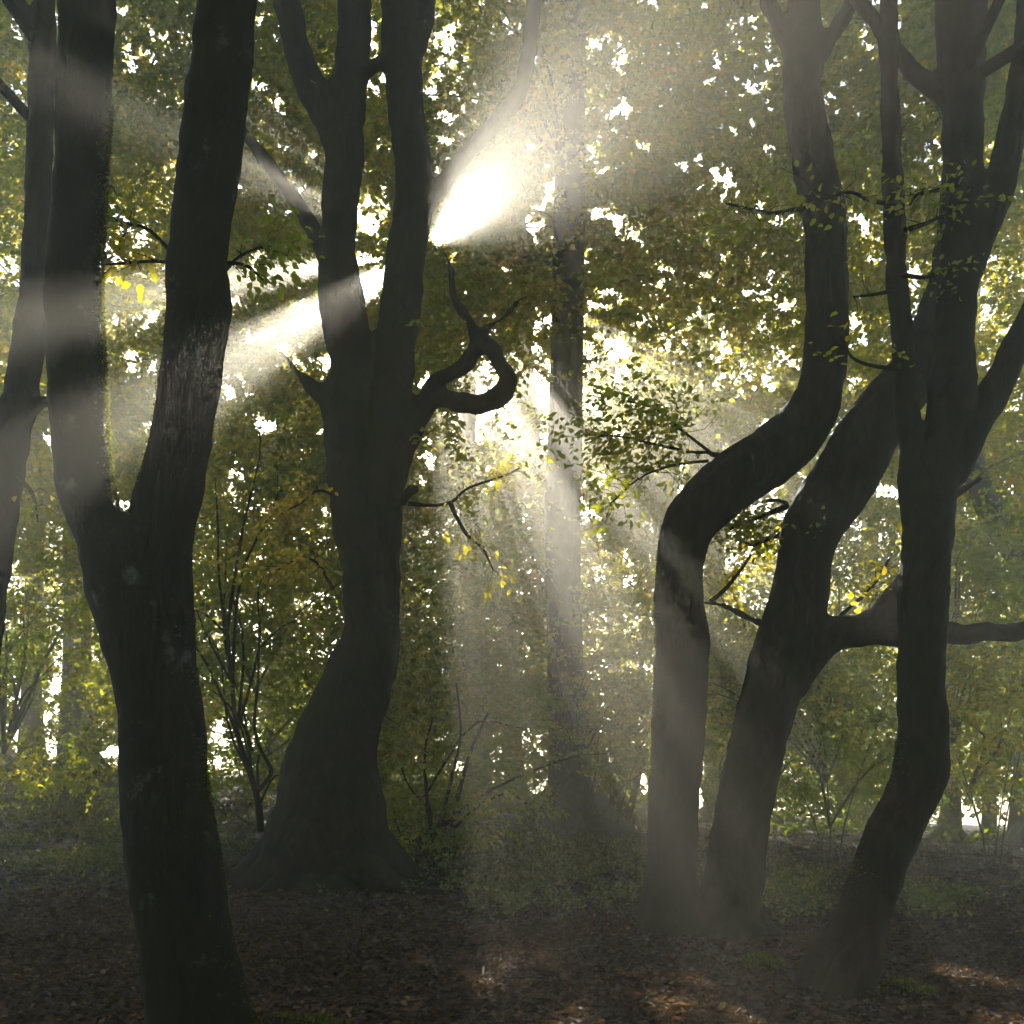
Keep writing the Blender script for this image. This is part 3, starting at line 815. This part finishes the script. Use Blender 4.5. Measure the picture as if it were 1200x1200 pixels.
twig(TA, [(940, 245, 8), (905, 250, 5), (880, 245, 4), (850, 238, 3)], 9.6, 22, .08, .4, .18)

# moss along the sunlit edges of the nearest stems
def moss(t, stem_i, z0, z1, n, side=1.0, size=.018):
    P, R = t['stems'][stem_i]
    o = np.argsort(P[:, 2])
    z = rng.uniform(z0, z1, n)
    x = np.interp(z, P[o, 2], P[o, 0]); y = np.interp(z, P[o, 2], P[o, 1]); r = np.interp(z, P[o, 2], R[o])
    a = rng.normal(0, .42, n) + (.45 if side > 0 else PI - .45)
    nrm = np.column_stack([np.cos(a), np.sin(a), np.zeros(n)])
    c = np.column_stack([x, y, z]) + nrm * (r * rng.uniform(.95, 1.0, n))[:, None]
    L = Leaves()
    L.add(c, nrm + rng.normal(0, .7, (n, 3)), rng.normal(0, 1, (n, 3)), size * rng.uniform(.5, 1.4, n), size * rng.uniform(.3, .6, n), np.clip(rng.normal(.6, .25, n), 0, 1))
    return L


for t, lst in ((T1, [(0, 2.4, 5.6, 7000, 1, .02), (0, .1, 2.2, 4000, 1, .02), (1, 2.6, 4.6, 2500, -1, .018)]), (TC, [(0, .2, 1.8, 3000, -1, .02)]), (TA, [(0, 1.2, 4.2, 2500, -1, .022)]),
               (T2, [(0, 3.2, 5.4, 2500, 1, .03)])):
    for si, z0, z1, n, sd, sz in lst:
        link('moss', leaf_mesh('moss', moss(t, si, z0, z1, n, sd, sz).arrays(), MOSS, detail=False), t['trunk'])

# build every tree's parts
n_leaf = 0
for t in TREES:
    if t['kind'] != 'hero':
        t['wood'].build('stem' if t['kind'] == 'low' else 'trunk', t['bark'], t['root'])
    for tb in t['boughs']:
        tb.build('branch', t['bark'], t['root'])
    if t['leaves'].c:
        arr = t['leaves'].arrays()
        n_leaf += len(arr[0])
        t['crown_arr'] = arr
        near = t['base'][1] < 17 or t['kind'] == 'low'
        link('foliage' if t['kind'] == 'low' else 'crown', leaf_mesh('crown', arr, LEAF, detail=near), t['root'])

# the distant wood beyond, one mass
n = 1500
px = rng.uniform(-200, 1400, n); Y = rng.uniform(46, 58, n)
x = (px - HX) / F * Y
zg = ground_h(x, Y)
z = zg + rng.uniform(.8, 19, n)
P = np.column_stack([x, Y, z])
pxx, pyy = pix(P)
P = P[rng.random(len(P)) > sky_gap_p(pxx, pyy)]
k = len(P)
S = (P[:, None, :] + rng.normal(0, 1, (k, 6, 3)) * np.array([1.2, 1.0, .7])).reshape(-1, 3)
pxx, pyy = pix(S)
S = S[rng.random(len(S)) > sky_gap_p(pxx, pyy)]
A = list(sprays(S, rng.normal(0, 1, (len(S), 3)), np.full(len(S), 1.1), 12, np.full(len(S), .26), tint_for(S, .35)))
pxx, pyy = pix(A[0])
g = in_sun_gap(A[0]) | (rng.random(len(A[0])) < sky_gap_p(pxx, pyy)) | (A[0][:, 2] < ground_h(A[0][:, 0], A[0][:, 1]))
WOOD_ARR = [a[~g] for a in A]
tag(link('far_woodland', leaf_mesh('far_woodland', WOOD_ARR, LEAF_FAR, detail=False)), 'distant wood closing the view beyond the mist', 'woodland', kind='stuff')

# ------------------------------------------------------------------ ground
gx = np.unique(np.concatenate([np.linspace(-160, -30, 27), np.linspace(-30, 30, 241), np.linspace(30, 160, 27)]))
gy = np.unique(np.concatenate([np.linspace(-40, -2, 12), np.linspace(-2, 30, 161), np.linspace(30, 62, 65), np.linspace(62, 190, 30)]))
X, Yg = np.meshgrid(gx, gy, indexing='ij')
Z = ground_h(X, Yg)
V = np.column_stack([X.ravel(), Yg.ravel(), Z.ravel()])
i, j = np.meshgrid(np.arange(len(gx) - 1), np.arange(len(gy) - 1), indexing='ij')
m = len(gy)
Q = np.stack([i * m + j, (i + 1) * m + j, (i + 1) * m + j + 1, i * m + j + 1], -1).ravel()
tag(link('ground', mesh_np('ground', V, Q, 4, GROUND, smooth_shade=True)), kind='structure')


def scatter(n, pxr, pyr, Ymin, Ymax):
    px = rng.uniform(*pxr, n); py = rng.uniform(*pyr, n)
    Y = CAM_Z * F / np.maximum(py - HY, 20)
    Y *= rng.uniform(.97, 1.03, n)
    ok = (Y > Ymin) & (Y < Ymax)
    Y = Y[ok]; x = (px[ok] - HX) / F * Y
    return x, Y


# fallen leaves
n = 170000
x, y = scatter(n, (-80, 1280), (930, 1330), 3.2, 42)
k = len(x)
size = rng.uniform(.026, .07, k) * (.75 + .5 * vnoise(x * .8, y * .8 + 3)) * (1 + .02 * np.maximum(y - 8, 0))
c = np.column_stack([x, y, ground_h(x, y) + rng.uniform(.002, .035, k)])
nrm = np.array([0, 0, 1.0]) + rng.normal(0, .5, (k, 3))
tn = np.clip(rng.beta(2, 2.6, k), 0, .94)
# drifts of leaves against the trunks
for t in HEROES:
    q = 1800
    a = rng.uniform(0, 2 * PI, q); r = .25 + rng.gamma(2.0, .28, q) * (1.6 if t is T2 else 1.0)
    xx, yy = t['base'][0] + r * np.cos(a), t['base'][1] + r * np.sin(a)
    zz = ground_h(xx, yy) + rng.random(q) * .13 * np.exp(-r / .8)
    c = np.vstack([c, np.column_stack([xx, yy, zz])])
    nrm = np.vstack([nrm, np.array([0, 0, 1.0]) + rng.normal(0, .7, (q, 3))])
    size = np.concatenate([size, rng.uniform(.04, .075, q)]); tn = np.concatenate([tn, np.clip(rng.beta(2, 2.6, q), 0, .94)])
    x = np.concatenate([x, xx]); y = np.concatenate([y, yy])
k = len(x)
hot = (vnoise(x * .9 + 31, y * .9 + 4) > .72) & (rng.random(k) < .12)
tn[hot] = .99
tag(link('fallen_leaves', leaf_mesh('fallen_leaves', (c, rng.normal(0, 1, (k, 3)) * [1, 1, .15], nrm, size, size * .7, tn), LITTER)), 'brown fallen leaves covering the forest floor', 'leaf litter', kind='stuff')
# dead twigs among the leaves
tb = Tubes()
tx_, ty_ = scatter(420, (-60, 1260), (960, 1300), 3.6, 22)
for a_, b_ in zip(tx_, ty_):
    th = rng.uniform(0, 2 * PI); ln = rng.uniform(.15, .6)
    uu = np.linspace(-.5, .5, 5)
    px_ = a_ + math.cos(th) * ln * uu + rng.normal(0, .02, 5); py_ = b_ + math.sin(th) * ln * uu + rng.normal(0, .02, 5)
    tb.add(np.column_stack([px_, py_, ground_h(px_, py_) + .03 + rng.normal(0, .012, 5)]), rng.uniform(.004, .011) * np.array([1, .95, .85, .7, .4]), 5)
tag(tb.build('fallen_twigs', BARK), 'dead twigs lying among the fallen leaves', 'twigs', kind='stuff')
# low green plants
cx, cy = scatter(26000, (-60, 1260), (925, 1080), 9, 34)
px = HX + F * cx / cy; py = HY + F * CAM_Z / cy
dens = np.maximum.reduce([1.1 * np.exp(-((px - 110) / 160) ** 2 - ((py - 990) / 35) ** 2), 1.2 * np.exp(-((px - 650) / 110) ** 2 - ((py - 1015) / 38) ** 2),
                          .5 * np.exp(-((px - 930) / 60) ** 2 - ((py - 1045) / 25) ** 2), .5 * np.exp(-((px - 1090) / 50) ** 2 - ((py - 1060) / 20) ** 2)])
ok = (rng.random(len(cx)) < dens * 1.2) & (vnoise(cx * 1.3, cy * 1.3) > .3)
cx, cy = cx[ok], cy[ok]
k = len(cx); q = 7
a = rng.uniform(0, 2 * PI, (k, q)); el = rng.uniform(.15, 1.1, (k, q))
d = np.stack([np.cos(a) * np.cos(el), np.sin(a) * np.cos(el), np.sin(el)], -1).reshape(-1, 3)
c = np.repeat(np.column_stack([cx, cy, ground_h(cx, cy)]), q, 0) + d * .04
c[:, 2] += rng.uniform(0, .14, k * q)
s = rng.uniform(.04, .09, k * q)
tag(link('ground_cover', leaf_mesh('ground_cover', (c, d, np.array([0, 0, 1.0]) + rng.normal(0, .5, (k * q, 3)), s, s * .6, rng.random(k * q)), HERB)), 'low green plants growing through the leaf litter', 'ground cover', kind='stuff')


# moss cushions, a snag, roots
def lump(name, label, cat, px, py, Y, sx, sy, sz, seed, tufts):
    b = at(px, py, Y); b[2] = float(ground_h(b[0], Y))
    root = tag(empty(name, b), label, cat)
    import bmesh
    bm = bmesh.new()
    bmesh.ops.create_icosphere(bm, subdivisions=4, radius=1)
    for v in bm.verts:
        q = v.co * 1.6 + Vector((seed, 0, 0))
        f = 1 + .35 * mnoise.noise(q) + .18 * mnoise.noise(q * 2.7)
        v.co = Vector((v.co.x * sx * f, v.co.y * sy * f, v.co.z * sz * f))
    for f in bm.faces:
        f.smooth = True
    me = bpy.data.meshes.new('root_lump'); bm.to_mesh(me); bm.free()
    me.materials.append(BARK)
    o = link('root_lump', me); o.parent = root
    co = np.array([v.co[:] for v in me.vertices]); nn = np.array([v.normal[:] for v in me.vertices])
    i = rng.integers(0, len(co), tufts)
    i = i[nn[i, 2] > .0]
    L = Leaves(); k = len(i)
    s = rng.uniform(.02, .04, k)
    L.add(co[i] + rng.normal(0, .01, (k, 3)), nn[i] + rng.normal(0, .5, (k, 3)), rng.normal(0, 1, (k, 3)), s, s * .5, rng.uniform(0, .7, k))
    o2 = link('moss', leaf_mesh('moss', L.arrays(), MOSS, detail=False)); o2.parent = root


lump('mossy_root', 'mossy root hump on the leaf litter right of the forked tree', 'root', 350, 1195, 6.0, .42, .25, .13, 1.5, 3500)
lump('mossy_stump', 'low flat mossy stump between the slanting tree and the many stemmed tree', 'stump', 893, 1132, 8.3, .17, .16, .10, 4.2, 2500)
lump('mossy_hump', 'small dark hump right of the foot of the many stemmed tree', 'hump', 1060, 1160, 7.3, .22, .18, .10, 8.1, 1500)
tb = Tubes()
b = at(268, 0, 13.2); b[2] = float(ground_h(b[0], 13.2))
tb.add(np.array([b + [0, 0, -.1], b + [.01, 0, .1], b + [-.01, 0, .27]]), np.array([.06, .05, .035]), 9, .1)
tag(tb.build('broken_snag', BARK), 'short broken snag left of the huge old tree', 'snag')

# ------------------------------------------------------------------ mist
def box(name, lo, hi):
    V = np.array([[x, y, z] for x in (lo[0], hi[0]) for y in (lo[1], hi[1]) for z in (lo[2], hi[2])], float)
    Fq = np.array([0, 1, 3, 2, 4, 6, 7, 5, 0, 4, 5, 1, 2, 3, 7, 6, 0, 2, 6, 4, 1, 5, 7, 3])
    m, nt, out = new_mat('mist')
    v = node(nt, 'ShaderNodeVolumePrincipled', Density=HAZE, Anisotropy=HAZE_G)
    v.inputs['Color'].default_value = (0.75, 0.71, 0.61, 1)
    nt.links.new(v.outputs[0], out.inputs['Volume'])
    return tag(link(name, mesh_np(name, V, Fq, 4, m)), 'thin morning mist filling the wood', 'mist', kind='stuff')


HAZE, HAZE_G = 0.0095, 0.72
zlo = float(Z.min()) - 1.0
box('haze', (-161, -41, zlo), (161, 191, 25.0))

# ------------------------------------------------------------------ light, sky, camera
elev = math.atan2(SUN_Z, math.hypot(SUN_X, 1)); azim = math.atan2(SUN_X, 1)
w = bpy.data.worlds.new('World'); scene.world = w; w.use_nodes = True
nt = w.node_tree
bg = nt.nodes['Background']
sky = nt.nodes.new('ShaderNodeTexSky')
sky.sky_type = 'NISHITA'; sky.sun_disc = False
sky.sun_elevation = elev; sky.sun_rotation = azim
sky.air_density = 1.0; sky.dust_density = 0.3
nt.links.new(sky.outputs[0], bg.inputs['Color'])
bg.inputs['Strength'].default_value = 0.065
sl = bpy.data.lights.new('sun', 'SUN')
sl.energy = 4.2; sl.angle = math.radians(0.5); sl.color = (1.0, 0.95, 0.87)
so = bpy.data.objects.new('sun', sl); col.objects.link(so)
so.rotation_euler = Vector((SUN_X, 1, SUN_Z)).to_track_quat('Z', 'Y').to_euler()
so.location = (0, 30, 30)

cam = bpy.data.cameras.new('camera')
cam.sensor_width = 36; cam.lens = 36; cam.shift_y = (HY - 600) / 1200; cam.clip_end = 1000; cam.clip_start = .05
co = bpy.data.objects.new('camera', cam); col.objects.link(co)
co.location = (0, 0, CAM_Z); co.rotation_euler = (PI / 2, 0, 0)
scene.camera = co

vs = scene.view_settings
vs.view_transform = 'Standard'; vs.look = 'None'; vs.gamma = 1.0; vs.exposure = 2.95
cy_ = scene.cycles
cy_.max_bounces = 7; cy_.diffuse_bounces = 5; cy_.glossy_bounces = 2; cy_.transmission_bounces = 4; cy_.volume_bounces = 1; cy_.transparent_max_bounces = 8
cy_.caustics_reflective = False; cy_.caustics_refractive = False
cy_.sample_clamp_indirect = 4.0
cy_.use_adaptive_sampling = True; cy_.adaptive_threshold = 0.03
cy_.use_denoising = True
cy_.denoiser = 'OPENIMAGEDENOISE'
cy_.denoising_input_passes = 'RGB_ALBEDO_NORMAL'
